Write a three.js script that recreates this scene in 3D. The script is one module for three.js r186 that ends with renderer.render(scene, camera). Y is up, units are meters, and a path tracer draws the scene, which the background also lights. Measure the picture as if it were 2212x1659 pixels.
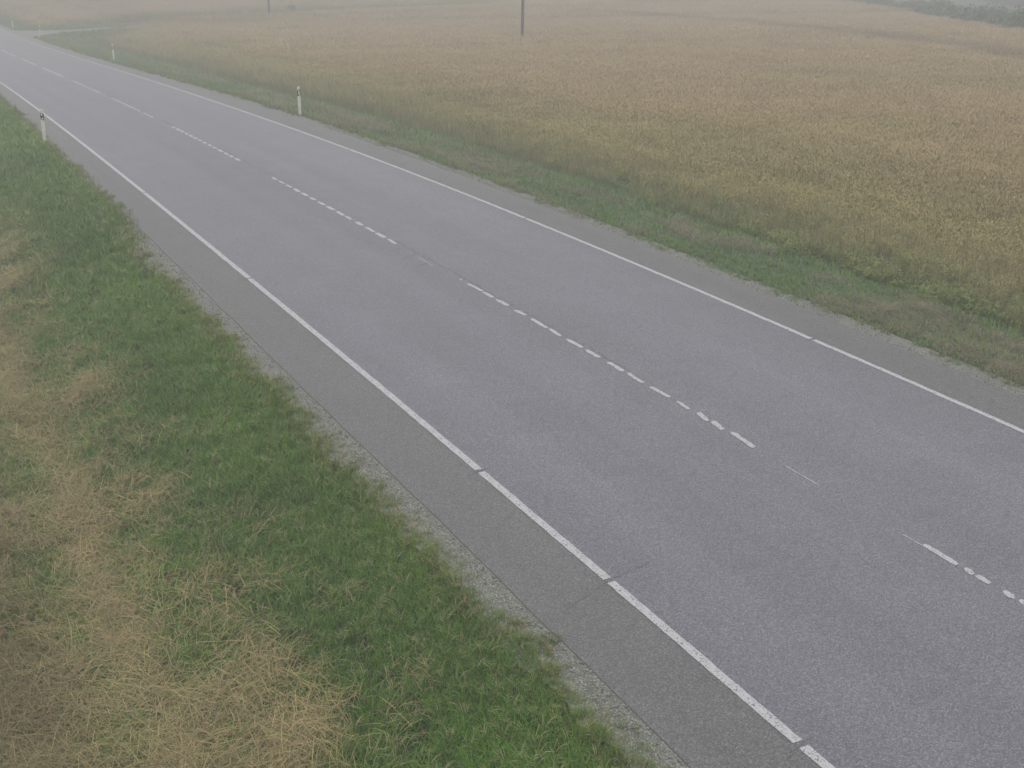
import * as THREE from 'three';
import { mergeGeometries } from 'three/addons/utils/BufferGeometryUtils.js';

// ---------------------------------------------------------------- camera, sky, sun, air
const scene = new THREE.Scene();
const CAM = { h: 6.806, pitch: 0.37892, roll: 0.01153, f: 2711.95 / 2212 };     // f in picture widths
const camera = new THREE.PerspectiveCamera(2 * Math.atan(0.375 / CAM.f) * 180 / Math.PI, 4 / 3, 0.1, 3000);
camera.position.set(0, CAM.h, 0);
camera.rotation.order = 'YXZ';
camera.rotation.set(-CAM.pitch, 0, CAM.roll);
camera.updateMatrixWorld(true);

const renderer = new THREE.WebGLRenderer({ antialias: true });
renderer.toneMapping = THREE.LinearToneMapping;
renderer.toneMappingExposure = 1.0;
renderer.shadowMap.enabled = true;

{ // even overcast sky, brighter towards the zenith
  const W = 128, Hh = 64, d = new Float32Array(W * Hh * 4);
  for (let j = 0; j < Hh; j++) for (let i = 0; i < W; i++) {
    const el = Math.sin(((j + 0.5) / Hh - 0.5) * Math.PI);
    const l = el > 0 ? 0.8 + 0.5 * el : 0.4;
    d.set([l * 0.985, l * 0.995, l * 1.02, 1], (j * W + i) * 4);
  }
  const sky = new THREE.DataTexture(d, W, Hh, THREE.RGBAFormat, THREE.FloatType);
  sky.mapping = THREE.EquirectangularReflectionMapping;
  sky.magFilter = sky.minFilter = THREE.LinearFilter;
  sky.needsUpdate = true;
  scene.background = sky; scene.environment = sky;
}
const sun = new THREE.DirectionalLight(0xfff4e6, 0.7);
sun.position.set(-60, 120, -70); sun.target.position.set(0, 0, -40);
sun.castShadow = true; sun.shadow.radius = 40;
Object.assign(sun.shadow.camera, { left: -150, right: 150, top: 150, bottom: -150, near: 1, far: 500 });
scene.add(sun, sun.target);
scene.fog = new THREE.FogExp2(0xf6f5f4, 0.0052);

// ---------------------------------------------------------------- random numbers and noise
function rng(seed) { let a = seed >>> 0; return () => { a = a + 0x6D2B79F5 | 0; let t = Math.imul(a ^ a >>> 15, 1 | a); t = t + Math.imul(t ^ t >>> 7, 61 | t) ^ t; return ((t ^ t >>> 14) >>> 0) / 4294967296; }; }
const hash = (x, y, s) => { let h = Math.imul(x, 374761393) + Math.imul(y, 668265263) + Math.imul(s, 144665) | 0; h = Math.imul(h ^ h >>> 13, 1274126177); return ((h ^ h >>> 16) >>> 0) / 4294967296; };
function noise(x, y, seed = 0) {           // value noise, 0..1
  const i = Math.floor(x), j = Math.floor(y); let fx = x - i, fy = y - j;
  fx = fx * fx * (3 - 2 * fx); fy = fy * fy * (3 - 2 * fy);
  const a = hash(i, j, seed), b = hash(i + 1, j, seed), c = hash(i, j + 1, seed), d = hash(i + 1, j + 1, seed);
  return a + (b - a) * fx + (c - a) * fy + (a - b - c + d) * fx * fy;
}
const fbm = (x, y, seed = 0, o = 3) => { let v = 0, a = 0.5, t = 0; for (let k = 0; k < o; k++) { v += a * noise(x, y, seed + k * 17); t += a; a *= 0.5; x *= 2.03; y *= 2.03; } return v / t; };
const smooth = (a, b, x) => { const t = Math.min(1, Math.max(0, (x - a) / (b - a))); return t * t * (3 - 2 * t); };
const lerp = (a, b, t) => a + (b - a) * t;

// ---------------------------------------------------------------- the road's course: s along it, u across it (right positive)
const S0 = -90, S1 = 640, DS = 0.5, ROAD = [];
{
  const theta = s => { const q = Math.min(Math.max(s, -30), 128); return -0.490342 + 0.00065 * q + 0.719e-6 * q * q - 0.6619e-7 * q * q * q; };
  const step = (p, s, ds) => { const t = theta(s + ds / 2); return { x: p.x + Math.sin(t) * ds, z: p.z + Math.cos(t) * ds }; };
  let p = { x: 3.19239, z: 14.96357 }; const back = [], fwd = [];
  for (let s = 0; s >= S0; s -= DS) { back.unshift({ ...p, t: theta(s) }); p = step(p, s, -DS); }
  p = { x: 3.19239, z: 14.96357 };
  for (let s = 0; s <= S1; s += DS) { if (s > 0) fwd.push({ ...p, t: theta(s) }); p = step(p, s, DS); }
  ROAD.push(...back, ...fwd);
}
function roadY(s) {
  const q = Math.min(Math.max(s, -10), 128);
  let y = -0.0117411 * q - 0.000926395 * q * q + 4.68263e-6 * q * q * q;
  if (s > 128) y -= 0.0025 * (s - 128);
  return y;
}
function plan(s, u) {                       // -> [x, z] in three's axes
  const q = Math.min(Math.max((s - S0) / DS, 0), ROAD.length - 1.001), i = Math.floor(q), f = q - i, a = ROAD[i], b = ROAD[i + 1];
  const t = lerp(a.t, b.t, f);
  return [lerp(a.x, b.x, f) + u * Math.cos(t), -(lerp(a.z, b.z, f) - u * Math.sin(t))];
}
const heading = s => { const i = Math.min(Math.max(Math.round((s - S0) / DS), 0), ROAD.length - 1); return ROAD[i].t; };
function groundY(s, u) {
  let d = 0;
  const bank = (v, v0, sl, v1, sl2, v2) => {  // bank down, ditch bottom, rise again
    if (v < v0) return 0;
    const down = (v - v0) * sl, bottom = (v1 - v0) * sl, up = bottom - (Math.min(v, v2) - v1) * sl2, k = 0.12;
    const m = Math.min(down, up), hgap = Math.max(k - Math.abs(down - up), 0) / k;
    return m - hgap * hgap * k * 0.25;
  };
  if (u < 0) d = bank(-u, 4.95, 0.37, 7.95, 0.13, 12); else d = bank(u, 4.95, 0.16, 8.8, 0.1, 11.5);
  if (u > 4.5) d *= smooth(1.6, 7, Math.abs(s - 116.8)) * 0.92 + 0.08;
  const rough = smooth(4.9, 6, Math.abs(u)) * (fbm(s * 0.7, u * 0.7, 5) - 0.5) * 0.16;
  return roadY(s) - d + rough - 0.02 * smooth(4.5, 4.9, Math.abs(u));
}
function at(s, u, dy = 0) { const [x, z] = plan(s, u); return new THREE.Vector3(x, groundY(s, u) + dy, z); }
// is a point within (a margin round) the view?
const inv = camera.matrixWorldInverse, tmp = new THREE.Vector3();
function seen(x, y, z, m = 1.15) {
  tmp.set(x, y, z).applyMatrix4(inv);
  if (tmp.z > -2) return 0;
  const px = tmp.x / -tmp.z * CAM.f / 0.5, py = tmp.y / -tmp.z * CAM.f / 0.375;
  return Math.abs(px) < m && Math.abs(py) < m + 0.1 ? -tmp.z : 0;
}

// ---------------------------------------------------------------- object helpers
function locate(x, z) { let b = null; for (let s = -20; s < 260; s += 0.5) { const q = ROAD[Math.round((s - S0) / DS)], d = (x - q.x) ** 2 + (-z - q.z) ** 2; if (!b || d < b[0]) b = [d, s, (x - q.x) * Math.cos(q.t) - (-z - q.z) * Math.sin(q.t)]; } return [b[1], b[2]]; }
const POLES = [[0.44, -94], [-25.3, -133.4]];
const used = {};
function numbered(n) { const k = used[n] = (used[n] ?? -1) + 1; return k ? `${n}_${String(k).padStart(3, '0')}` : n; }
function tag(o, label, category, group, kind) { o.userData = { label, category }; if (group) o.userData.group = group; if (kind) o.userData.kind = kind; return o; }
function lit(o) { o.castShadow = o.receiveShadow = true; return o; }
function mesh(name, g, m, parent = scene) { const o = lit(new THREE.Mesh(g, m)); o.name = parent === scene ? numbered(name) : name; parent.add(o); return o; }
function thing(name, label, category, group, kind) { const o = new THREE.Group(); o.name = numbered(name); scene.add(o); return tag(o, label, category, group, kind); }
// ribbon of ground between two lateral offsets
function ribbon(sList, uA, uB, nu, yFn, colFn) {
  const pos = [], uv = [], col = [], idx = [], c = [0, 0, 0];
  sList.forEach((s) => {
    const a = typeof uA === 'function' ? uA(s) : uA, b = typeof uB === 'function' ? uB(s) : uB;
    for (let k = 0; k <= nu; k++) {
      const u = lerp(a, b, k / nu), [x, z] = plan(s, u);
      pos.push(x, yFn(s, u), z); uv.push(u, s);
      if (colFn) { colFn(s, u, c); col.push(...c); }
    }
  });
  for (let i = 0; i < sList.length - 1; i++) for (let k = 0; k < nu; k++) { const a = i * (nu + 1) + k, b = a + nu + 1; idx.push(a, a + 1, b, a + 1, b + 1, b); }
  const g = new THREE.BufferGeometry();
  g.setAttribute('position', new THREE.Float32BufferAttribute(pos, 3));
  g.setAttribute('uv', new THREE.Float32BufferAttribute(uv, 2));
  if (colFn) g.setAttribute('color', new THREE.Float32BufferAttribute(col, 3));
  g.setIndex(idx); g.computeVertexNormals(); return g;
}
const steps = (a, b, f) => { const o = []; let s = a; while (s < b - 1e-6) { o.push(s); s += f(s); } o.push(b); return o; };

// ---------------------------------------------------------------- textures
function texture(n, metres, fn, srgb) {
  const d = new Uint8Array(n * n * 4);
  for (let j = 0; j < n; j++) for (let i = 0; i < n; i++) { const v = fn(i, j); d.set([v[0], v[1], v[2], 255], (j * n + i) * 4); }
  const t = new THREE.DataTexture(d, n, n, THREE.RGBAFormat);
  t.wrapS = t.wrapT = THREE.RepeatWrapping; t.repeat.set(1 / metres, 1 / metres);
  t.magFilter = THREE.LinearFilter; t.minFilter = THREE.LinearMipmapLinearFilter; t.generateMipmaps = true;
  if (srgb) t.colorSpace = THREE.SRGBColorSpace;
  t.needsUpdate = true; return t;
}
// stones scattered in a tile: returns height 0..1 and tone per pixel
function stoneTile(n, count, rMin, rMax, seed) {
  const r = rng(seed), h = new Float32Array(n * n), t = new Float32Array(n * n).fill(-1);
  for (let k = 0; k < count; k++) {
    const cx = r() * n, cy = r() * n, rad = lerp(rMin, rMax, r() ** 2), e = 0.7 + r() * 0.6, an = r() * 3.14, tone = r(), lift = 0.55 + 0.45 * r();
    const ca = Math.cos(an), sa = Math.sin(an), R = Math.ceil(rad * 1.4);
    for (let y = -R; y <= R; y++) for (let x = -R; x <= R; x++) {
      const dx = (x * ca + y * sa) / rad / e, dy = (-x * sa + y * ca) / rad * e, q = dx * dx + dy * dy;
      if (q > 1) continue;
      const i = ((Math.floor(cy) + y + n) % n) * n + (Math.floor(cx) + x + n) % n, v = lift * Math.sqrt(1 - q * 0.8);
      if (v > h[i]) { h[i] = v; t[i] = tone; }
    }
  }
  return { h, t };
}
function stoneTextures(n, metres, count, r0, r1, seed, tint, lo, hi, base) {
  const { h, t } = stoneTile(n, count, r0, r1, seed);
  const map = texture(n, metres, (i, j) => {
    const k = j * n + i, v = t[k] < 0 ? base : lerp(lo, hi, t[k] ** 2.2), b = 255 * Math.min(1, v);
    return [b * tint[0], b * tint[1], b * tint[2]];
  }, true);
  const bump = texture(n, metres, (i, j) => { const v = 255 * h[j * n + i]; return [v, v, v]; });
  return { map, bump };
}
const aggregate = stoneTextures(1024, 2.6, 90000, 1.5, 3.8, 11, [0.985, 0.98, 1], 0.69, 1.0, 0.64);
const gravelTex = stoneTextures(1024, 1.7, 26000, 2.5, 7, 23, [0.99, 0.99, 0.96], 0.7, 1.0, 0.66);
const soilTex = texture(512, 2.2, (i, j) => { const v = 130 + 100 * fbm(i / 9, j / 9, 3, 4) + 25 * (hash(i, j, 2) - 0.5); return [v, v, v]; }, true);

// ---------------------------------------------------------------- ground
const near = s => s < 45 ? 0.5 : s < 140 ? 1.5 : 10;
{
  const us = [];
  for (let u = -220; u < -30; u += 19) us.push(u);
  for (let u = -30; u < -12; u += 1.5) us.push(u);
  for (let u = -12; u < 14; u += 0.3) us.push(u);
  for (let u = 14; u < 40; u += 2) us.push(u);
  for (let u = 40; u <= 420; u += 10) us.push(u);
  const pos = [], uv = [], col = [], idx = [], sl = steps(-60, 600, near);
  const GREEN = [0.06, 0.074, 0.034], EARTH = [0.075, 0.062, 0.04], CROP = [0.17, 0.13, 0.075], GRAVEL = [0.16, 0.155, 0.14], MEADOW = [0.1, 0.12, 0.05];
  sl.forEach(s => us.forEach(u => {
    const [x, z] = plan(s, u), n = fbm(s * 0.35, u * 0.35, 9);
    pos.push(x, groundY(s, u) - (Math.abs(u) < 4.4 ? 0.07 : 0.012), z); uv.push(u, s);
    let c;
    if (Math.abs(u) < 4.9) c = GRAVEL;
    else if (u > 10) { const e = 10 + n; c = u > e && !(u > 64 && u > 38 + 0.5 * s) ? CROP : u > 64 ? MEADOW : GREEN; }
    else c = n > 0.55 && u < -6.4 ? EARTH : GREEN;
    const k = 0.8 + 0.4 * noise(s * 1.7, u * 1.7, 4);
    col.push(c[0] * k, c[1] * k, c[2] * k);
  }));
  const nu = us.length;
  for (let i = 0; i < sl.length - 1; i++) for (let k = 0; k < nu - 1; k++) { const a = i * nu + k, b = a + nu; idx.push(a, a + 1, b, a + 1, b + 1, b); }
  const g = new THREE.BufferGeometry();
  g.setAttribute('position', new THREE.Float32BufferAttribute(pos, 3)); g.setAttribute('uv', new THREE.Float32BufferAttribute(uv, 2)); g.setAttribute('color', new THREE.Float32BufferAttribute(col, 3));
  g.setIndex(idx); g.computeVertexNormals();
  tag(mesh('ground', g, new THREE.MeshStandardMaterial({ vertexColors: true, map: soilTex, roughness: 1, side: THREE.DoubleSide })), 'rolling open ground of fields and ditches on both sides of the road', 'ground', null, 'structure');
}

// ---------------------------------------------------------------- the road
const EDGE_L = s => -lerp(4.54, 4.16, smooth(4, 45, s)) + 0.03 * (noise(s * 1.3, 1, 6) - 0.5);
const EDGE_R = s => lerp(4.52, 4.3, smooth(25, 70, s)) + 0.05 * (noise(s * 1.1, 7, 6) - 0.5);
const LINE_L = s => -lerp(3.53, 3.34, smooth(8, 60, s)), LINE_R = s => lerp(3.55, 3.4, smooth(12, 45, s));
{
  const road = thing('road', 'grey asphalt two-lane road with white edge lines curving off to the upper left', 'road', null, 'structure');
  const sl = steps(-50, 560, s => s < 60 ? 0.4 : s < 140 ? 1 : 8);
  const asphalt = (c0) => new THREE.MeshStandardMaterial({ color: new THREE.Color().setRGB(...c0), vertexColors: true, map: aggregate.map, bumpMap: aggregate.bump, bumpScale: 0.006, roughness: 0.55 });
  const mottle = amt => (s, u, c) => {       // worn and dirty patches of the surfacing
    const v = 1 + amt * ((fbm(s * 0.12, u * 0.9, 31) - 0.5) * 0.22 + (fbm(s * 1.9, u * 1.9, 33) - 0.5) * 0.3 + (fbm(s * 0.04, u * 2.4, 35) - 0.5) * 0.6);
    c[0] = v; c[1] = v; c[2] = v;
  };
  mesh('carriageway', ribbon(sl, s => LINE_L(s) - 0.03, s => LINE_R(s) + 0.03, 36, s => roadY(s), mottle(0.5)), asphalt([0.266, 0.268, 0.3]), road);
  const sh = asphalt([0.205, 0.206, 0.201]);
  mesh('shoulder', ribbon(sl, EDGE_L, s => LINE_L(s) - 0.03, 6, s => roadY(s), mottle(0.5)), sh, road);
  mesh('shoulder', ribbon(sl, s => LINE_R(s) + 0.03, EDGE_R, 6, s => roadY(s), mottle(0.5)), sh, road);
  // broken asphalt edge dropping to the gravel
  const edgeM = new THREE.MeshStandardMaterial({ color: new THREE.Color().setRGB(0.11, 0.11, 0.105), roughness: 0.95 });
  for (const [E, d] of [[EDGE_L, -1], [EDGE_R, 1]]) mesh('asphalt_edge', ribbon(sl, E, s => E(s) + d * 0.025, 1, (s, u) => Math.abs(u - E(s)) < 0.01 ? roadY(s) : roadY(s) - 0.05), edgeM, road);

  // painted lines: worn thermoplastic, 4 mm above the asphalt
  const paintTex = texture(512, 1.1, (i, j) => { const w = fbm(i / 5, j / 5, 41, 3), v = w > 0.67 ? 128 : 232 + 23 * (hash(i, j, 5) - 0.5); return [v * 0.995, v * 0.99, v]; }, true);
  const paint = new THREE.MeshStandardMaterial({ color: new THREE.Color().setRGB(0.5, 0.5, 0.51), map: paintTex, bumpMap: aggregate.bump, bumpScale: 0.002, roughness: 0.6 });
  const r = rng(77);
  const lines = [[LINE_L, [-5.1, -2.05, 0.98, 10.9, 20.4, 37, 54, 74, 96]], [LINE_R, [-14, 3.05, 13.0, 24.5, 39, 57, 78, 97]]];
  for (const [L, br] of lines) {
    const cuts = [-50, ...br, L === LINE_R ? 107.6 : 560];
    for (let k = 0; k < cuts.length - 1; k++) {
      const a = cuts[k] + 0.04, b = cuts[k + 1] - 0.035, q = r() * 100, half = L === LINE_L ? 0.049 : 0.046;
      mesh('edge_line', ribbon(steps(a, b, s => s < 30 ? 0.12 : s < 100 ? 0.5 : 6), s => L(s) - half - 0.014 * (noise(s * 14, q, 8) - 0.4), s => L(s) + half + 0.014 * (noise(s * 14, q + 5, 8) - 0.4), 2, s => roadY(s) + 0.004), paint, road);
    }
  }
  for (let s = 108.3; s < 120; s += 1.25)     // short blocks across the mouth of the side track
    mesh('line_block', ribbon([s, s + 0.7], 3.33, 3.5, 1, q => roadY(q) + 0.004), paint, road);
  mesh('edge_line', ribbon(steps(120.5, 560, () => 6), 3.34, 3.46, 1, s => roadY(s) + 0.004), paint, road);

  // centre line: nine metre strips of short ploughed-off pieces, three metre gaps
  const near0 = [[9.0, 8.86, .5], [8.61, 8.0, .85], [7.96, 7.55, 1], [7.45, 6.97, 1], [6.71, 6.33, 1], [6.14, 5.54, .95], [5.5, 5.07, .95], [4.9, 4.4, 1.05], [4.3, 3.87, 1], [3.65, 3.18, .95], [3.1, 2.62, .9], [2.45, 1.95, .95], [1.8, 1.45, .8], [1.32, 0.98, 1], [0.97, 0.64, 1.05], [0.54, -0.03, 1],
    [-2.98, -3.5, 1], [-3.57, -3.73, 1], [-3.74, -3.95, .95], [-4.1, -4.28, 1.05], [-4.3, -4.55, .9], [-4.75, -5.2, 1], [-5.35, -5.9, 1], [-6.1, -6.6, 1]];
  const piece = (s1, s0, w, slant) => {       // ragged leaning piece of paint from s0 to s1
    const q = r() * 60, n = Math.max(5, Math.min(40, Math.round((s1 - s0) / 0.045))), hw = 0.04 * w, sh = slant, end = t => Math.min(1, 0.62 + Math.min(t, 1 - t) * (s1 - s0) / 0.08);
    const list = steps(s0, s1, () => (s1 - s0) / n);
    mesh('centre_dash', ribbon(list, s => { const t = (s - s0) / (s1 - s0); return sh * (t - 0.5) - hw * end(t) * (0.7 + 0.6 * noise(s * 22, q, 3)); }, s => { const t = (s - s0) / (s1 - s0); return sh * (t - 0.5) + hw * end(t) * (0.7 + 0.6 * noise(s * 22, q + 9, 3)); }, 1, s => roadY(s) + 0.004), paint, road);
  };
  for (const [a, b, w] of near0) piece(a, b + 0.02, w, 0.09 * (r() - 0.25));
  for (let k = 1; k <= 9; k++) {
    const s0 = 12 * k, solid = k >= 5;
    if (solid) { piece(s0 + 8.9, s0 + 4.6, 1.35, 0); piece(s0 + 4.4, s0 + 0.1, 1.35, 0); continue; }
    for (let j = 0; j < 14; j++) {
      const a = s0 + 8.95 - j * 0.64 - 0.05 * r();
      if (r() < (k === 3 ? (j > 8 ? 0.4 : 0.03) : 0)) continue;
      piece(a, a - 0.36 - 0.16 * r(), 0.95 + 0.4 * r() + 0.12 * (k - 1), 0.07 * (r() - 0.25));
    }
  }
  const thin = (a, b, u) => mesh('line_remnant', ribbon([a, b], u - 0.008, u + 0.008, 1, s => roadY(s) + 0.004), paint, road);
  thin(-1.26, -0.63, -0.03); thin(-2.98, -2.7, -0.03); thin(10.1, 10.85, -0.05);

  // tarred joint beside the centre line, cracks across the lane
  const tar = new THREE.MeshStandardMaterial({ color: new THREE.Color().setRGB(0.3, 0.297, 0.33), map: soilTex, roughness: 0.8 });
  const crackM = new THREE.MeshStandardMaterial({ color: new THREE.Color().setRGB(0.15, 0.15, 0.155), roughness: 0.95 });
  const wob = s => 0.1 + 0.05 * (fbm(s * 0.8, 3, 51) - 0.5), wid = s => Math.max(0.006, 0.11 * (fbm(s * 0.9, 8, 52) - 0.2));
  for (const [a, b] of [[3.2, 12.4], [20, 27.4], [33, 47], [50, 60]]) mesh('tar_joint', ribbon(steps(a, b, () => 0.15), s => wob(s) - wid(s), s => wob(s) + wid(s), 1, s => roadY(s) + 0.0025), tar, road);
  const crack = (pts, w) => {                 // thin open crack through (s, u) points
    const P = [], I = [], q = r() * 50; let n = 0;
    for (let k = 0; k < pts.length - 1; k++) for (let j = 0; j < 12; j++) {
      const t = j / 12, s = lerp(pts[k][0], pts[k + 1][0], t) + 0.03 * (noise(n * 0.8, q, 2) - 0.5), u = lerp(pts[k][1], pts[k + 1][1], t);
      const ww = w * (0.4 + 0.9 * noise(n * 0.6, q + 4, 2));
      for (const d of [-ww, ww]) { const [x, z] = plan(s + d, u); P.push(x, roadY(s) + 0.006, z); }
      if (n) I.push(2 * n - 2, 2 * n - 1, 2 * n, 2 * n - 1, 2 * n + 1, 2 * n);
      n++;
    }
    const g = new THREE.BufferGeometry(); g.setAttribute('position', new THREE.Float32BufferAttribute(P, 3)); g.setAttribute('uv', new THREE.Float32BufferAttribute(P.map((v, i) => v).slice(0, n * 4), 2)); g.setIndex(I); g.computeVertexNormals();
    mesh('road_crack', g, crackM, road);
  };
  crack([[-2.35, -4.3], [-2.2, -3.9], [-2.02, -3.5], [-1.98, -3.2], [-1.9, -2.9]], 0.0045);
  for (const s of [-5.08, 1.0, 10.92, 20.42]) crack([[s - 0.1, -3.75], [s, -3.5], [s + 0.02, -3.35]], 0.006);
  crack([[3.05, 3.4], [3.06, 3.6], [3.1, 3.8]], 0.01); crack([[13.0, 3.4], [13.03, 3.75]], 0.01);
  crack([[10.9, -0.35], [11.05, -0.1], [11.15, 0.06]], 0.012); crack([[11.6, -0.3], [11.75, 0.0]], 0.01); crack([[10.2, -0.35], [10.35, -0.02]], 0.01);
}

const edgeOfGrass = s => {                    // where the left grass meets the gravel
  let e = lerp(4.84, 4.36, smooth(12.5, 19.5, s)) + 0.2 * (fbm(s * 1.7, 2, 111) - 0.5) + 0.1 * (noise(s * 6, 3, 112) - 0.5);
  e -= 0.17 * Math.exp(-(((s + 2.75) / 0.18) ** 2));
  return e - lerp(0, 0.2, smooth(28, 45, s));
};
const trackA = u => 115.2 - 8 * Math.exp(-(u - 4.2) / 1.6) + 0.008 * (u - 5) ** 2, trackB = u => 118 + 1.8 * Math.exp(-(u - 4.2)) + 0.008 * (u - 5) ** 2;
// gravel strips beside the asphalt, the track on the right
const gravelM = new THREE.MeshStandardMaterial({ color: new THREE.Color().setRGB(0.36, 0.365, 0.345), map: gravelTex.map, bumpMap: gravelTex.bump, bumpScale: 0.012, roughness: 0.95 });
function pebbles(parent, s0, s1, uFn, dens, seed) {
  const r = rng(seed), base = new THREE.IcosahedronGeometry(1, 0), p = base.attributes.position;
  for (let i = 0; i < p.count; i++) { const k = 0.85 + 0.3 * hash(Math.round(p.getX(i) * 50), Math.round(p.getY(i) * 50 + p.getZ(i) * 90), 3); p.setXYZ(i, p.getX(i) * k, p.getY(i) * k * 0.7, p.getZ(i) * k); }
  const list = [];
  for (let s = s0; s < s1; s += 0.2) for (let k = 0; k < dens; k++) { const q = s + r() * 0.2, u = uFn(q, r()); list.push([q, u, 0.004 + 0.011 * r() ** 2.5]); }
  const im = lit(new THREE.InstancedMesh(base, new THREE.MeshStandardMaterial({ roughness: 0.9 }), list.length)), m = new THREE.Matrix4(), c = new THREE.Color();
  list.forEach(([s, u, sz], i) => {
    m.makeRotationFromEuler(new THREE.Euler(r() * 6, r() * 6, r() * 6)).scale(new THREE.Vector3(sz, sz, sz)).setPosition(at(s, u, sz * 0.3));
    im.setMatrixAt(i, m); const v = 0.15 + 0.2 * r() ** 1.5; im.setColorAt(i, c.setRGB(v, v * 0.985, v * 0.93));
  });
  im.name = 'gravel_stones'; im.userData.kind = 'stuff'; parent.add(im);
}
{
  const gl = thing('gravel_shoulder', 'narrow grey gravel strip between the near asphalt edge and the green bank', 'gravel', null, 'structure');
  const sl = steps(-40, 200, s => s < 40 ? 0.4 : 2);
  mesh('gravel_bed', ribbon(sl, s => Math.min(EDGE_L(s) - 0.02, -edgeOfGrass(s) - 0.14 - 0.08 * noise(s * 2.3, 6, 115) - 0.3 * Math.exp(-(((s + 2.75) / 0.3) ** 2))), s => EDGE_L(s) + 0.03, 6, (s, u) => Math.min(groundY(s, u) + 0.006, roadY(s) - 0.012)), gravelM, gl);
  pebbles(gl, -9, 20, (s, t) => lerp(EDGE_L(s) - 0.02, -edgeOfGrass(s) - 0.12, t), 60, 91);
  const gr = thing('gravel_shoulder', 'thin pale gravel line between the far asphalt edge and the mown verge', 'gravel', null, 'structure');
  mesh('gravel_bed', ribbon(sl, s => EDGE_R(s) - 0.03, s => EDGE_R(s) + 0.42, 4, (s, u) => Math.min(groundY(s, u) + 0.006, roadY(s) - 0.012)), gravelM, gr);
  pebbles(gr, -6, 30, (s, t) => EDGE_R(s) + 0.02 + 0.4 * t, 40, 92);
  const tr = thing('side_track', 'pale gravel track leaving the far side of the road towards the fields', 'track', null, 'structure');
  const P = [], UV = [], I = [];
  let n = 0;
  for (let u = 4.2; u <= 46; u += u < 9 ? 0.25 : 1, n++) {
    const a = trackA(u), b = trackB(u);
    for (const s of [a, (a + b) / 2, b]) { const p = at(s, u, 0.03); if (u < 4.6) p.y = roadY(s) - 0.006; P.push(p.x, p.y, p.z); UV.push(u, s); }
    if (n) for (const k of [0, 1]) { const q = 3 * n + k; I.push(q - 3, q, q - 2, q - 2, q, q + 1); }
  }
  const g = new THREE.BufferGeometry(); g.setAttribute('position', new THREE.Float32BufferAttribute(P, 3)); g.setAttribute('uv', new THREE.Float32BufferAttribute(UV, 2)); g.setIndex(I); g.computeVertexNormals();
  mesh('track_surface', g, new THREE.MeshStandardMaterial({ color: new THREE.Color().setRGB(0.3, 0.295, 0.28), map: gravelTex.map, roughness: 0.95, side: THREE.DoubleSide }), tr);
}

// ---------------------------------------------------------------- delineator posts
const whiteM = new THREE.MeshStandardMaterial({ color: new THREE.Color().setRGB(0.8, 0.8, 0.74), map: texture(256, 0.5, (i, j) => { const v = 225 + 30 * fbm(i / 20, j / 45, 61, 3) - (fbm(i / 6, j / 6, 62, 2) > 0.72 ? 50 : 0); return [v, v, v * 0.97]; }, true), roughness: 0.5 });
const blackM = new THREE.MeshStandardMaterial({ color: new THREE.Color().setRGB(0.018, 0.018, 0.018), roughness: 0.45 });
const reflM = new THREE.MeshStandardMaterial({ color: new THREE.Color().setRGB(0.78, 0.78, 0.74), roughness: 0.25 });
function section(k = 1) {                     // rounded three-sided hollow post
  const s = new THREE.Shape(), w = 0.052 * k, d = 0.045 * k;
  s.moveTo(-w, d * 0.75); s.quadraticCurveTo(-w, d, -w + 0.012, d); s.lineTo(w - 0.012, d); s.quadraticCurveTo(w, d, w, d * 0.75);
  s.lineTo(0.016, -d * 0.9); s.quadraticCurveTo(0, -d * 1.1, -0.016, -d * 0.9); s.closePath(); return s;
}
function prism(k, y0, y1, slope0, slope1) {   // the section from y0 to y1, its ends cut on a slant
  const g = new THREE.ExtrudeGeometry(section(k), { depth: 1, bevelEnabled: false, curveSegments: 5 });
  const p = g.attributes.position;
  for (let i = 0; i < p.count; i++) { const x = p.getX(i), y = p.getY(i), t = p.getZ(i); p.setXYZ(i, x, t < 0.5 ? y0 + slope0 * x : y1 + slope1 * x, y); }
  g.computeVertexNormals(); return g;
}
function makePost(side, label) {              // side -1: two round reflectors, 1: one upright reflector
  const t = thing('delineator_post', label, 'delineator post', 'white delineator posts along the road');
  const sl = 0.42 * side;
  mesh('post_body', prism(1, -0.3, 1.1, 0, 0.3 * side), whiteM, t);
  mesh('black_band', prism(1.05, 0.77, 0.985, sl, sl), blackM, t);
  if (side > 0) { const g = new THREE.BoxGeometry(0.038, 0.155, 0.008); g.translate(0.012, 0.88, 0.055); mesh('reflector', g, reflM, t); }
  else for (const [x, y] of [[-0.012, 0.945], [0.004, 0.815]]) { const g = new THREE.CylinderGeometry(0.025, 0.025, 0.008, 20); g.rotateX(Math.PI / 2); g.translate(x, y, 0.055); mesh('reflector', g, reflM, t); }
  return t;
}
for (const [s, u, side, label, lean, turn] of [
  [31.0, -4.5, -1, 'white post with black band and two round reflectors on the near grass edge', -0.02, 0.35],
  [33.6, 4.86, 1, 'nearest white post on the far verge, upright reflector in its black band', 0.01, 0.12],
  [73.0, 4.8, 1, 'white post on the far verge standing short of the side track', -0.01, 0.2],
  [108.0, 4.86, 1, 'small distant white post at the near corner of the gravel side track', -0.06, 0.25],
  [122.0, 4.7, 1, 'farthest white post, beyond the gravel side track at the left picture edge', 0.03, 0.25]]) {
  const t = makePost(side, label), p = at(s, u);
  t.position.set(p.x, p.y - 0.02, p.z); t.rotation.set(0, -heading(s) * -1 * -0.0 + turn, lean);
}

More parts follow.
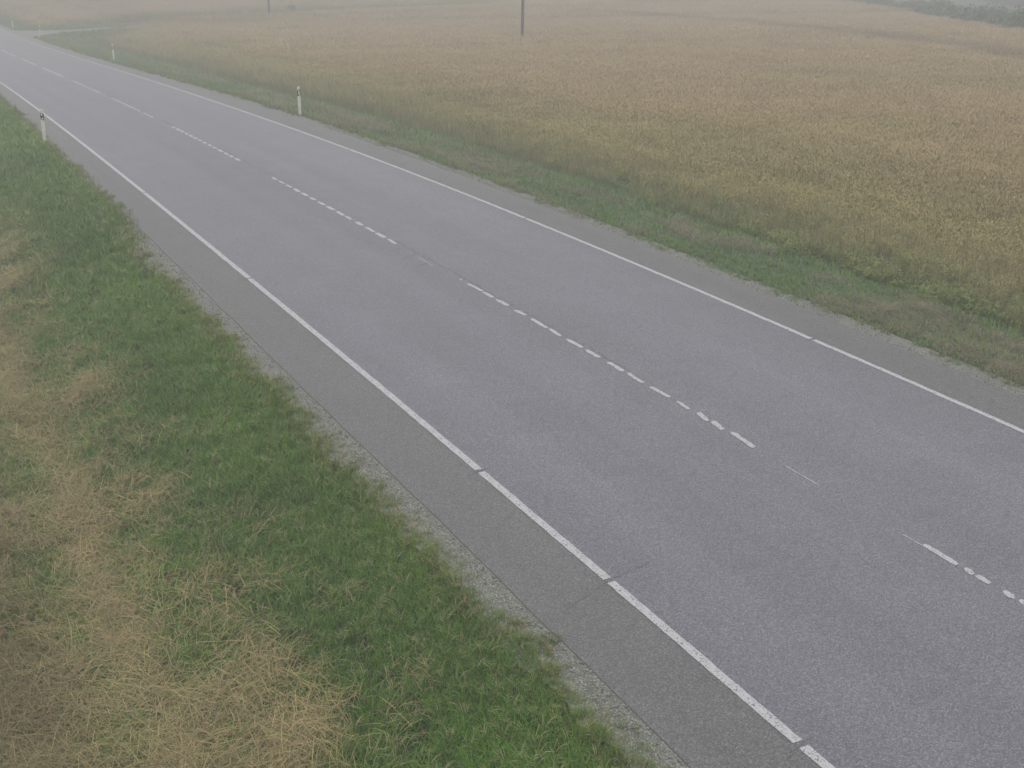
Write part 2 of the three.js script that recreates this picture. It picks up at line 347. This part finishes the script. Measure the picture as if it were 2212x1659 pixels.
// ---------------------------------------------------------------- utility poles
const woodM = new THREE.MeshStandardMaterial({ color: new THREE.Color().setRGB(0.12, 0.1, 0.085), map: texture(256, 1, (i, j) => { const v = 120 + 130 * fbm(i / 3, j / 60, 71, 3); return [v, v * 0.98, v * 0.95]; }, true), roughness: 0.95 });
for (const [px, pz, label] of [[...POLES[0], 'weathered wooden utility pole standing in the middle of the golden crop field'], [...POLES[1], 'faint distant wooden utility pole in the fog near the top left']]) {
  const t = thing('utility_pole', label, 'utility pole', 'wooden poles of the power line across the field');
  const g = new THREE.CylinderGeometry(0.09, 0.125, 9.5, 14, 24); g.translate(0, 4.55, 0);
  const q = g.attributes.position; for (let i = 0; i < q.count; i++) { const y = q.getY(i), a = Math.atan2(q.getZ(i), q.getX(i)), k = 1 + 0.05 * (noise(a * 2 + 9, y * 0.6, 14) - 0.5); q.setX(i, q.getX(i) * k + 0.02 * Math.sin(y * 0.5)); q.setZ(i, q.getZ(i) * k); }
  g.computeVertexNormals(); mesh('pole_shaft', g, woodM, t);
  const arm = new THREE.BoxGeometry(1.8, 0.12, 0.1); arm.translate(0, 8.7, 0.16); mesh('crossarm', arm, woodM, t);
  for (const x of [-0.8, 0, 0.8]) { const c = new THREE.LatheGeometry([[0, 0], [0.03, 0], [0.055, 0.04], [0.04, 0.08], [0.05, 0.11], [0, 0.16]].map(v => new THREE.Vector2(...v)), 12); c.translate(x, 8.76, 0.16); mesh('insulator', c, reflM, t); }
  const y = groundY(...locate(px, pz));
  t.position.set(px, y, pz);
}

// ---------------------------------------------------------------- plants
function Blades() { return { p: [], c: [], i: [] }; }
// one blade: a tapering, bending ribbon
function blade(B, x, y, z, az, h, w, lean, bend, segs, col, tipCol) {
  const dx = Math.cos(az), dz = Math.sin(az), n0 = B.p.length / 3; let px = x, py = y, pz = z, a = lean;
  for (let k = 0; k <= segs; k++) {
    const t = k / segs, ww = w * (k === segs ? 0.12 : 1 - 0.55 * t * t) / 2, cc = tipCol ? [lerp(col[0], tipCol[0], t), lerp(col[1], tipCol[1], t), lerp(col[2], tipCol[2], t)] : col;
    B.p.push(px - dz * ww, py, pz + dx * ww, px + dz * ww, py, pz - dx * ww); B.c.push(...cc, ...cc);
    if (k) { const q = n0 + 2 * k; B.i.push(q - 2, q - 1, q, q - 1, q + 1, q); }
    px += dx * Math.sin(a) * h / segs; pz += dz * Math.sin(a) * h / segs; py += Math.cos(a) * h / segs; a += bend / segs;
  }
}
function finish(B) {
  const g = new THREE.BufferGeometry(); g.setAttribute('position', new THREE.Float32BufferAttribute(B.p, 3)); g.setAttribute('color', new THREE.Float32BufferAttribute(B.c, 3));
  g.setAttribute('uv', new THREE.Float32BufferAttribute(new Float32Array(B.p.length / 3 * 2), 2)); g.setIndex(B.i); g.computeVertexNormals(); return g;
}
const leafM = new THREE.MeshStandardMaterial({ vertexColors: true, roughness: 0.75, side: THREE.DoubleSide });
const strawM = new THREE.MeshStandardMaterial({ vertexColors: true, roughness: 0.85, side: THREE.DoubleSide });
function grassTuft(seed, n, rad, h0, h1, w, col, var_, dry) {
  const r = rng(seed), B = Blades();
  for (let k = 0; k < n; k++) {
    const a = r() * 6.28, d = rad * Math.sqrt(r()), v = 1 - var_ + 2 * var_ * r(), isDry = r() < dry;
    const c = isDry ? [0.30 * v, 0.25 * v, 0.15 * v] : r() < 0.1 ? [col[0] * v * 2, col[1] * v * 1.75, col[2] * v * 2.4] : [col[0] * v, col[1] * v, col[2] * v];
    blade(B, Math.cos(a) * d, -0.01, Math.sin(a) * d, r() * 6.28, lerp(h0, h1, r()), w * (0.7 + 0.6 * r()), 0.1 + 0.5 * r(), 0.5 + 1.3 * r(), 3, c);
  }
  return finish(B);
}
function strawClump(seed, n, rad, col) {      // cut stalks lying over one another
  const r = rng(seed), B = Blades(), main = r() * 6.28;
  for (let k = 0; k < n; k++) {
    const a = r() * 6.28, d = rad * Math.sqrt(r()), v = 0.6 + 0.75 * r(), g = r() < 0.12 ? 0.75 : 1;
    blade(B, Math.cos(a) * d, 0.02 + 0.1 * r() * (1 - d / rad * 0.6), Math.sin(a) * d, main + (r() - 0.5) * (r() < 0.4 ? 1.5 : 6.28), 0.12 + 0.24 * r(), 0.0028 + 0.0016 * r(), 1.0 + 0.5 * r(), 0.25 + 0.7 * r(), 3, [col[0] * v * g, col[1] * v, col[2] * v * g]);
  }
  return finish(B);
}
// sets out instances of several shapes; list rows: [s, u, scale, r, g, b, variant, dy, flat]
function plant(parent, name, geos, mat, list, seed) {
  const r = rng(seed), by = geos.map(() => []);
  list.forEach(e => by[e[6] % geos.length].push(e));
  const m = new THREE.Matrix4(), c = new THREE.Color(), q = new THREE.Quaternion(), e3 = new THREE.Euler(), sc = new THREE.Vector3();
  geos.forEach((g, k) => {
    if (!by[k].length) return;
    const im = lit(new THREE.InstancedMesh(g, mat, by[k].length));
    by[k].forEach((e, i) => {
      const p = at(e[0], e[1], e[7] || 0), tl = e[8] ? Math.atan((groundY(e[0], e[1] + 0.2) - groundY(e[0], e[1] - 0.2)) / 0.4) : 0;
      e3.set((r() - 0.5) * 0.2, r() * 6.283, (r() - 0.5) * 0.2); q.setFromEuler(e3);
      if (tl) { const th = heading(e[0]); q.premultiply(new THREE.Quaternion().setFromAxisAngle(new THREE.Vector3(Math.sin(th), 0, -Math.cos(th)), -tl)); }
      sc.set(e[2], e[9] || e[2] * (0.8 + 0.4 * r()), e[2]); m.compose(p, q, sc); im.setMatrixAt(i, m); im.setColorAt(i, c.setRGB(e[3], e[4], e[5]));
    });
    im.name = name; im.userData.kind = 'stuff'; parent.add(im);
  });
}
const GR = [0.072, 0.162, 0.012];

// left bank: green grass by the gravel, dry cut straw down in the ditch
const hayAmount = (s, u) => {                 // 0..1 how much cut straw lies at a place
  const v = -u; if (v < 5.8) return 0;
  const row = Math.exp(-(((v - 7.95 - 0.12 * Math.sin(s * 0.9)) / (0.22 + 0.14 * noise(s * 0.8, 2, 7))) ** 2)) * (0.75 + 0.3 * noise(s * 0.9, 5, 9));
  const heaps = (v > 8.2 ? 0.45 : 0.85) * (0.16 + 0.84 * smooth(0.42, 0.68, fbm(s * 1.5 + v * 0.5, v * 0.55, 101, 3))) * smooth(6.45, 7.15, v + 0.8 * (fbm(s * 0.9, 4, 8) - 0.5));
  return Math.min(1, Math.max(row, heaps));
};
{
  const r = rng(501), grass = [], hay = [];
  for (let s = -12; s < 75; s += 0.5) for (let u = -26; u < -4; u += 0.5) {
    const [x, z] = plan(s, u), d = seen(x, groundY(s, u), z); if (!d) continue;
    const dens = u > -6.1 && d < 24 ? 420 : d < 17 ? 260 : d < 24 ? 180 : d < 36 ? 110 : 60, big = d < 17 ? 1 : d < 24 ? 1.15 : d < 36 ? 1.4 : 1.8;
    for (let k = dens * 0.25; k > 0; k--) {
      if (k < 1 && r() > k) break;
      const q = s + r() * 0.5, v = u + r() * 0.5, e = edgeOfGrass(q); if (-v < e - 0.14) continue;
      const inn = -v - e, fringe = smooth(0, 0.55, inn), hy = hayAmount(q, v);
      if (r() > smooth(-0.14, 0.2, inn) * 0.98 + 0.02) continue;
      const patch = fbm(q * 0.5, v * 0.5, 121), far = smooth(8.1, 9.2, -v), olive = Math.max(far * (0.5 + 0.5 * noise(q * 0.7, v * 0.7, 123)), hy * 0.6, (1 - fringe) * 0.6);
      const br = 0.75 + 0.5 * patch;
      grass.push([q, v, big * (0.62 + 0.38 * smooth(-0.05, 0.6, inn)) * (0.75 + 0.5 * r()) * (1 - 0.2 * far), br * lerp(1, 1.42, olive), br * lerp(1, 0.84, olive), br * lerp(1, 1.2, olive), Math.floor(r() * 4)]);
    }
    const hd = (d < 17 ? 85 : d < 24 ? 60 : d < 36 ? 34 : 18) * 0.25, hs = d < 24 ? 1 : d < 36 ? 1.3 : 1.6;
    for (let k = 0; k < hd; k++) {
      const q = s + r() * 0.5, v = u + r() * 0.5, hy = hayAmount(q, v), far = smooth(8.3, 9.3, -v);
      if (-v < 5.6 || r() > hy * 0.85 + 0.015 + 0.035 * smooth(6, 7, -v) + 0.16 * far * noise(q * 0.9, v * 0.9, 124) * 1.6) continue;
      const t = 0.62 + 0.4 * r() - 0.28 * far;
      hay.push([q, v, hs * (0.7 + 0.6 * r()), t, t, t, Math.floor(r() * 4), 0.02 + 0.06 * hy * r(), 1]);
    }
  }
  const gl = thing('verge_grass', 'lush green roadside grass on the near bank beside the gravel', 'grass', null, 'stuff');
  plant(gl, 'grass_tufts', [0, 1, 2, 3].map(i => grassTuft(601 + i, 18, 0.075, 0.08, 0.2, 0.0042, GR, 0.45, i === 3 ? 0.2 : 0.06)), leafM, grass, 1);
  const hl = thing('cut_hay', 'dry tan cut grass lying in windrows along the near ditch', 'hay', null, 'stuff');
  plant(hl, 'straw_clumps', [0, 1, 2, 3].map(i => strawClump(651 + i, 36, 0.24, [0.37, 0.29, 0.135])), strawM, hay, 2);
}

for (const [s, u, label] of [[14.9, -4.95, 'yellow flower at the grass edge by the gravel, the farther of two'], [11.6, -5.0, 'yellow flower at the grass edge by the gravel, the nearer of two']]) {
  const t = thing('wild_flower', label, 'flower', 'yellow wild flowers at the gravel edge'), st = Blades(), hd = Blades(), r = rng(s * 10 | 0);
  blade(st, 0, 0, 0, 1, 0.17, 0.006, 0.08, 0.15, 4, [0.08, 0.13, 0.03]);
  for (let k = 0; k < 26; k++) blade(hd, 0.022, 0.165, 0.012, k * 2.4, 0.014 + 0.012 * r(), 0.009, 0.4 + 1.0 * (k / 26), 0.3, 2, [0.75, 0.5, 0.03]);
  mesh('stem', finish(st), leafM, t); mesh('flower_head', finish(hd), leafM, t);
  t.position.copy(at(s, u));
}

// right verge: short mown grass, drying cuttings, then a belt of tall weeds
const cropEdge = s => 9.5 + 0.9 * (fbm(s * 0.22, 5, 131) - 0.5) + 0.5 * (noise(s * 0.9, 5, 132) - 0.5) + 3.5 * smooth(95, 113, s) ** 2;
function weedPlant(seed) {                    // leafy weed: stem with broad leaves
  const r = rng(seed), B = Blades();
  for (let st = 0; st < 5; st++) {
    const a = r() * 6.28, d = 0.16 * Math.sqrt(r()), x = Math.cos(a) * d, z = Math.sin(a) * d, h = 0.22 + 0.3 * r();
    blade(B, x, 0, z, r() * 6.28, h, 0.008, 0.05 + 0.15 * r(), 0.15, 3, [0.08, 0.13, 0.03]);
    for (let k = 0; k < 13; k++) { const v = 0.7 + 0.6 * r(); blade(B, x, h * (0.15 + 0.85 * r()), z, r() * 6.28, 0.07 + 0.08 * r(), 0.018 + 0.014 * r(), 0.9 + 0.5 * r(), 0.7, 3, [0.115 * v, 0.165 * v, 0.026 * v]); }
  }
  return finish(B);
}
{
  const r = rng(502), grass = [], cut = [], weeds = [], tall = [];
  for (let s = -12; s < 150; s += 0.5) for (let u = 4; u < 16; u += 0.5) {
    const [x, z] = plan(s, u), d = seen(x, groundY(s, u), z); if (!d) continue;
    const dens = (d < 26 ? 150 : d < 40 ? 95 : d < 70 ? 45 : 22), big = d < 26 ? 1.2 : d < 40 ? 1.45 : d < 70 ? 1.9 : 2.6;
    const pastTrack = s > 119.5;
    const inTrack = (q, v) => { return q > trackA(v) - 0.1 && q < trackB(v) + 0.2; };
    for (let k = dens * 0.25; k > 0; k--) {
      if (k < 1 && r() > k) break;
      const q = s + r() * 0.5, v = u + r() * 0.5, e = EDGE_R(q) + 0.26 - 0.2 * smooth(30, 60, q) + 0.34 * (fbm(q * 1.3, 4, 141) - 0.5);
      if (v < e || inTrack(q, v)) continue;
      const ce = pastTrack ? (q > 128 ? Math.max(7.6, 7.5) : 99) : cropEdge(q); if (v > ce + 0.4) continue;
      const patch = fbm(q * 0.35, v * 0.5, 142), dry = smooth(0.45, 0.62, fbm(q * 0.5 + 7, v * 0.7, 143)) * (v < 7.8 ? 1 : 0.3) * lerp(0.65, 0.3, smooth(20, 50, q)), br = 0.85 + 0.45 * patch;
      grass.push([q, v, big * (v < 7.6 ? 0.55 : 0.8) * (0.75 + 0.5 * r()), br * lerp(1.3, 1.6, dry), br * lerp(1.12, 1.05, dry), br * lerp(2.6, 3.2, dry), Math.floor(r() * 4)]);
      if (dry > 0.25 && v < 8.2 && r() < 0.14) { const t = 0.55 + 0.35 * r(); cut.push([q, v, big * 0.8, t, t, t, Math.floor(r() * 4), 0.02, 1]); }
    }
    const wd = (d < 30 ? 24 : d < 50 ? 14 : d < 80 ? 6 : 3) * 0.25;
    for (let k = wd; k > 0; k--) {
      if (k < 1 && r() > k) break;
      const q = s + r() * 0.5, v = u + r() * 0.5, ce = pastTrack ? (q > 128 ? 7.8 : 99) : cropEdge(q), w0 = ce - lerp(1.7, 0.5, smooth(8, 34, q));
      if (pastTrack || v < w0 + 0.5 * noise(q, 2, 3) || v > ce + 0.35 || inTrack(q, v)) continue;
      const br = 0.8 + 0.5 * fbm(q * 0.8, v * 0.8, 151), yel = 0.2 * smooth(0.35, 0.7, fbm(q * 0.5, v * 0.6, 152)) + smooth(14, 40, q) * 0.4;
      weeds.push([q, v, (d < 50 ? 0.8 : 1.1) * (0.55 + 0.55 * r()), br * (1 + yel), br * (1 + 0.3 * yel), br, Math.floor(r() * 3)]);
    }
    if (!pastTrack) for (let k = wd * 2.4; k > 0; k--) {
      if (k < 1 && r() > k) break;
      const q = s + r() * 0.5, v = u + r() * 0.5, ce = cropEdge(q); if (v < ce - 1.2 || v > ce + 1.2 || r() > 0.5 || inTrack(q, v)) continue;
      tall.push([q, v, (d < 50 ? 1 : 1.4) * (0.7 + 0.5 * r()), 1, 1, 1, Math.floor(r() * 3)]);
    }
  }
  const g = thing('mown_verge_grass', 'short dull green mown grass on the far verge behind the gravel line', 'grass', null, 'stuff');
  plant(g, 'grass_tufts', [0, 1, 2, 3].map(i => grassTuft(701 + i, 14, 0.09, 0.07, 0.17, 0.0075, GR, 0.22, 0.03 + 0.03 * i)), leafM, grass, 3);
  const c = thing('dried_cuttings', 'brownish mown cuttings drying in patches on the far verge', 'hay', null, 'stuff');
  plant(c, 'straw_clumps', [0, 1, 2].map(i => strawClump(751 + i, 26, 0.18, [0.26, 0.21, 0.13])), strawM, cut, 4);
  const w = thing('weed_belt', 'bright green leafy weeds between the mown verge and the golden crop', 'weeds', null, 'stuff');
  plant(w, 'weed_plants', [0, 1, 2].map(i => weedPlant(801 + i)), leafM, weeds, 5);
  const t = thing('tall_grass', 'tall yellowing seeding grass along the crop edge behind the weeds', 'grass', null, 'stuff');
  plant(t, 'grass_stalks', [0, 1, 2].map(i => { const rr = rng(821 + i), B = Blades(); for (let k = 0; k < 22; k++) { const a = rr() * 6.28, d = 0.25 * Math.sqrt(rr()), v = 0.7 + 0.6 * rr(); blade(B, Math.cos(a) * d, 0, Math.sin(a) * d, rr() * 6.28, 0.3 + 0.35 * rr(), 0.005, 0.05 + 0.2 * rr(), 0.5, 3, [0.14 * v, 0.16 * v, 0.045 * v], [0.33 * v, 0.28 * v, 0.14 * v]); } return finish(B); }), strawM, tall, 6);
}

const HEDGE = [[130, 90], [112, 91.5], [102, 93], [78, 79], [58, 66], [50, 62]];
const hedgeU = s => { for (let k = 0; k < HEDGE.length - 1; k++) if (s <= HEDGE[k][0] && s >= HEDGE[k + 1][0]) return lerp(HEDGE[k + 1][1], HEDGE[k][1], (s - HEDGE[k + 1][0]) / (HEDGE[k][0] - HEDGE[k + 1][0])); return s > 120 ? 90 : 1e4; };
// the crop: patches of ripening stalks with drooping ears
{
  const patchGeo = (seed, n, half, gold) => {
    const r = rng(seed), B = Blades();
    for (let k = 0; k < n; k++) {
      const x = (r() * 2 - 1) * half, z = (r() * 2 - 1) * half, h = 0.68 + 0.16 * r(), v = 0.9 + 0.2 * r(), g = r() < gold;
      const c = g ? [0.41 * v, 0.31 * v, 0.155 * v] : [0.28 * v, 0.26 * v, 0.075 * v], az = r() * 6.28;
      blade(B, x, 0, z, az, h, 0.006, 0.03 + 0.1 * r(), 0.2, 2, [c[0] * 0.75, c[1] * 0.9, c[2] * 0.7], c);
      blade(B, x + Math.cos(az) * 0.09, h * 0.96, z + Math.sin(az) * 0.09, az, 0.08 + 0.05 * r(), 0.009, 0.4 + 0.8 * r(), 0.9, 2, c);
      if (r() < 0.5) blade(B, x, h * (0.35 + 0.4 * r()), z, r() * 6.28, 0.2, 0.012, 0.6, 1.4, 2, [c[0] * 0.7, c[1] * 0.8, c[2] * 0.6]);
    }
    return finish(B);
  };
  const r = rng(503), list = [];
  const rows = [[0, 0]];
  const TRAM = [[20, 38], [34, 42.7], [43.5, 47.8], [53, 50.3], [65, 53.8], [79, 58.6], [90, 60.1], [107, 58.2]];
  const tram = s => { for (let k = 0; k < TRAM.length - 1; k++) if (s >= TRAM[k][0] && s <= TRAM[k + 1][0]) return lerp(TRAM[k][1], TRAM[k + 1][1], (s - TRAM[k][0]) / (TRAM[k + 1][0] - TRAM[k][0])); return 1e4; };
  for (let s = -14; s < 215; s += 1) for (let u = 7; u < 175; u += 1) {
    const [x0, z0] = plan(s, u), d = seen(x0, groundY(s, u) + 0.6, z0, 1.12); if (!d || d > 215) continue;
    const n = d < 45 ? 3 : d < 80 ? 2.2 : d < 120 ? 1.5 : 1, big = d < 80 ? 1 : d < 120 ? 1.15 : 1.4;
    for (let k = n; k > 0; k--) {
      if (k < 1 && r() > k) break;
      const q = s + r(), v = u + r();
      if (q < 121 ? v < cropEdge(q) + 0.35 || q > 112.5 + 1.5 * noise(v * 0.3, 1, 9) + 0.01 * v * v * 0.4 && v < 46 : q < 127.5 + 1.5 * noise(v * 0.2, 3, 9) && v < 60 || v < 7.7) continue;
      if (v > hedgeU(q) - 0.6 || Math.abs(v - tram(q)) < 0.25) continue;
      const p = plan(q, v); if (Math.hypot(p[0] - POLES[0][0], p[1] - POLES[0][1]) < 1.3 + r()) continue;
      const gr = smooth(0.5, 0.68, fbm(q * 0.06 + 3, v * 0.075, 161)) * smooth(60, 10, v) * 0.8 + 0.6 * smooth(26, 10, v + 10 * noise(q * 0.1, v * 0.1, 166)) * smooth(60, 30, q), pink = fbm(q * 0.03, v * 0.03, 163); let br = 0.9 + 0.25 * fbm(q * 0.12, v * 0.35, 164);
      const strip = 1 - 0.3 * smooth(2.4, 0.8, Math.abs(v - tram(q))), gg = Math.max(Math.min(gr, 0.9), 0.85 * smooth(6, 0, q < 120 ? v - cropEdge(q) : q - 128)); br *= strip;
      list.push([q, v, big * (0.92 + 0.16 * r()), br * lerp(1, 0.78, gg), br * lerp(0.95, 0.9, gg), br * lerp(0.9 + 0.2 * pink, 0.6, gg), Math.floor(r() * 4), 0, 0, big * (0.94 + 0.12 * fbm(q * 0.4, v * 0.4, 165)) * lerp(0.36, 1, smooth(0, 6, v - cropEdge(q)) * (q < 115 ? 1 : 0.6))]);
    }
  }
  const t = thing('crop_field', 'golden ripening grain crop filling the field beyond the far verge', 'crop', null, 'stuff');
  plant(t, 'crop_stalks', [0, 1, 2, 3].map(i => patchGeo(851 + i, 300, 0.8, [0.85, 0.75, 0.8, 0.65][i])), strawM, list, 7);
  // uncut weeds round the foot of the near pole, two odd bushes in the crop
  const w = thing('pole_weeds', 'darker unsown weeds in the crop round the foot of the nearer pole', 'weeds', null, 'stuff'), wl = [], PL = locate(...POLES[0]);
  for (let k = 0; k < 60; k++) { const a = r() * 6.28, d = Math.sqrt(r()); wl.push([PL[0] + 1.6 * d * Math.cos(a), PL[1] + 2.6 * d * Math.sin(a), 0.9 + 0.6 * r(), 1.3, 1.1, 1.2, k]); }
  plant(w, 'weed_plants', [0, 1, 2].map(i => weedPlant(831 + i)), leafM, wl, 8);
}

// ---------------------------------------------------------------- far hedgerows and bushes
function leafCluster(seed, n, rad) { const r = rng(seed), B = Blades(); for (let k = 0; k < n; k++) { const a = r() * 6.28, b = Math.acos(2 * r() - 1), d = rad * Math.cbrt(r()), v = 0.6 + 0.7 * r(); blade(B, d * Math.sin(b) * Math.cos(a), d * Math.cos(b), d * Math.sin(b) * Math.sin(a), r() * 6.28, 0.09 + 0.06 * r(), 0.06, 0.5 + 1.6 * r(), 0.5, 2, [0.08 * v, 0.125 * v, 0.05 * v]); } return finish(B); }
const clusters = [0, 1, 2].map(i => leafCluster(871 + i, 46, 0.34));
function bushes(name, label, category, kind, spots, seed) {
  const r = rng(seed), t = thing(name, label, category, null, kind), rows = [], m = new THREE.Matrix4(), stems = Blades();
  for (const [x, y, z, w, h] of spots) {
    for (let k = 0; k < 4; k++) blade(stems, x + (r() - 0.5) * w * 0.3, y - 0.1, z + (r() - 0.5) * w * 0.3, r() * 6.28, h * 0.8, 0.07, 0.1 + 0.3 * r(), 0.2, 3, [0.06, 0.05, 0.04]);
    const n = Math.round(26 * w * h);
    for (let k = 0; k < n; k++) { const a = r() * 6.28, d = Math.sqrt(r()), e = r(); const lump = 0.75 + 0.5 * noise(a * 1.5 + x, e * 3 + z, 5), rr = w * 0.5 * d * lump * Math.sqrt(Math.max(0.05, 1 - (e * 1.0 - 0.25) ** 2)); rows.push([x + Math.cos(a) * rr, y + h * e * (1 - 0.35 * d * d) * lump, z + Math.sin(a) * rr, 0.7 + 0.7 * r()]); }
  }
  clusters.forEach((g, c) => {
    const mine = rows.filter((_, i) => i % 3 === c), im = lit(new THREE.InstancedMesh(g, leafM, mine.length)), col = new THREE.Color();
    mine.forEach((e, i) => { m.makeRotationFromEuler(new THREE.Euler(r() * 6, r() * 6, r() * 6)).scale(new THREE.Vector3(e[3], e[3], e[3])).setPosition(e[0], e[1], e[2]); im.setMatrixAt(i, m); const v = 0.8 + 0.4 * r(); im.setColorAt(i, col.setRGB(v, v, v * 1.02)); });
    im.name = 'foliage'; im.userData.kind = 'stuff'; t.add(im);
  });
  const st = mesh('stems', finish(stems), leafM, t); st.userData.kind = 'stuff';
  return t;
}
{
  const r = rng(504);
  const row = (pts, n, w0, w1, h0, h1) => { const o = []; for (let k = 0; k < n; k++) { const t = k / (n - 1) * (pts.length - 1.0001), i = Math.floor(t), f = t - i, s = lerp(pts[i][0], pts[i + 1][0], f) + (r() - 0.5), u = lerp(pts[i][1], pts[i + 1][1], f) + (r() - 0.5) * 1.4, p = at(s, u); o.push([p.x, p.y, p.z, lerp(w0, w1, r()), lerp(h0, h1, r())]); } return o; };
  bushes('hedgerow', 'dark green hedge of low bushes closing off the crop at the top right', 'hedge', 'stuff', row(HEDGE, 60, 2.2, 3.8, 1.3, 2.0), 21);
  bushes('hedgerow', 'second, hazier row of trees behind the hedge in the top right corner', 'hedge', 'stuff', row([[124, 127], [100, 114], [84, 102], [74, 96]].map(e => [e[0] + 8, e[1] + 9]), 34, 3, 5, 2.0, 3.0), 22);
  for (const [s, u, label] of [[128.5, 35.6, 'tiny dark bush in the crop right of the distant pole'], [92.5, 85.2, 'small dark weed clump standing alone in the upper right crop']]) { const p = at(s, u); bushes('field_bush', label, 'bush', null, [[p.x, p.y, p.z, 0.9, 1.25]], 23 + s | 0); }
}

renderer.render(scene, camera);
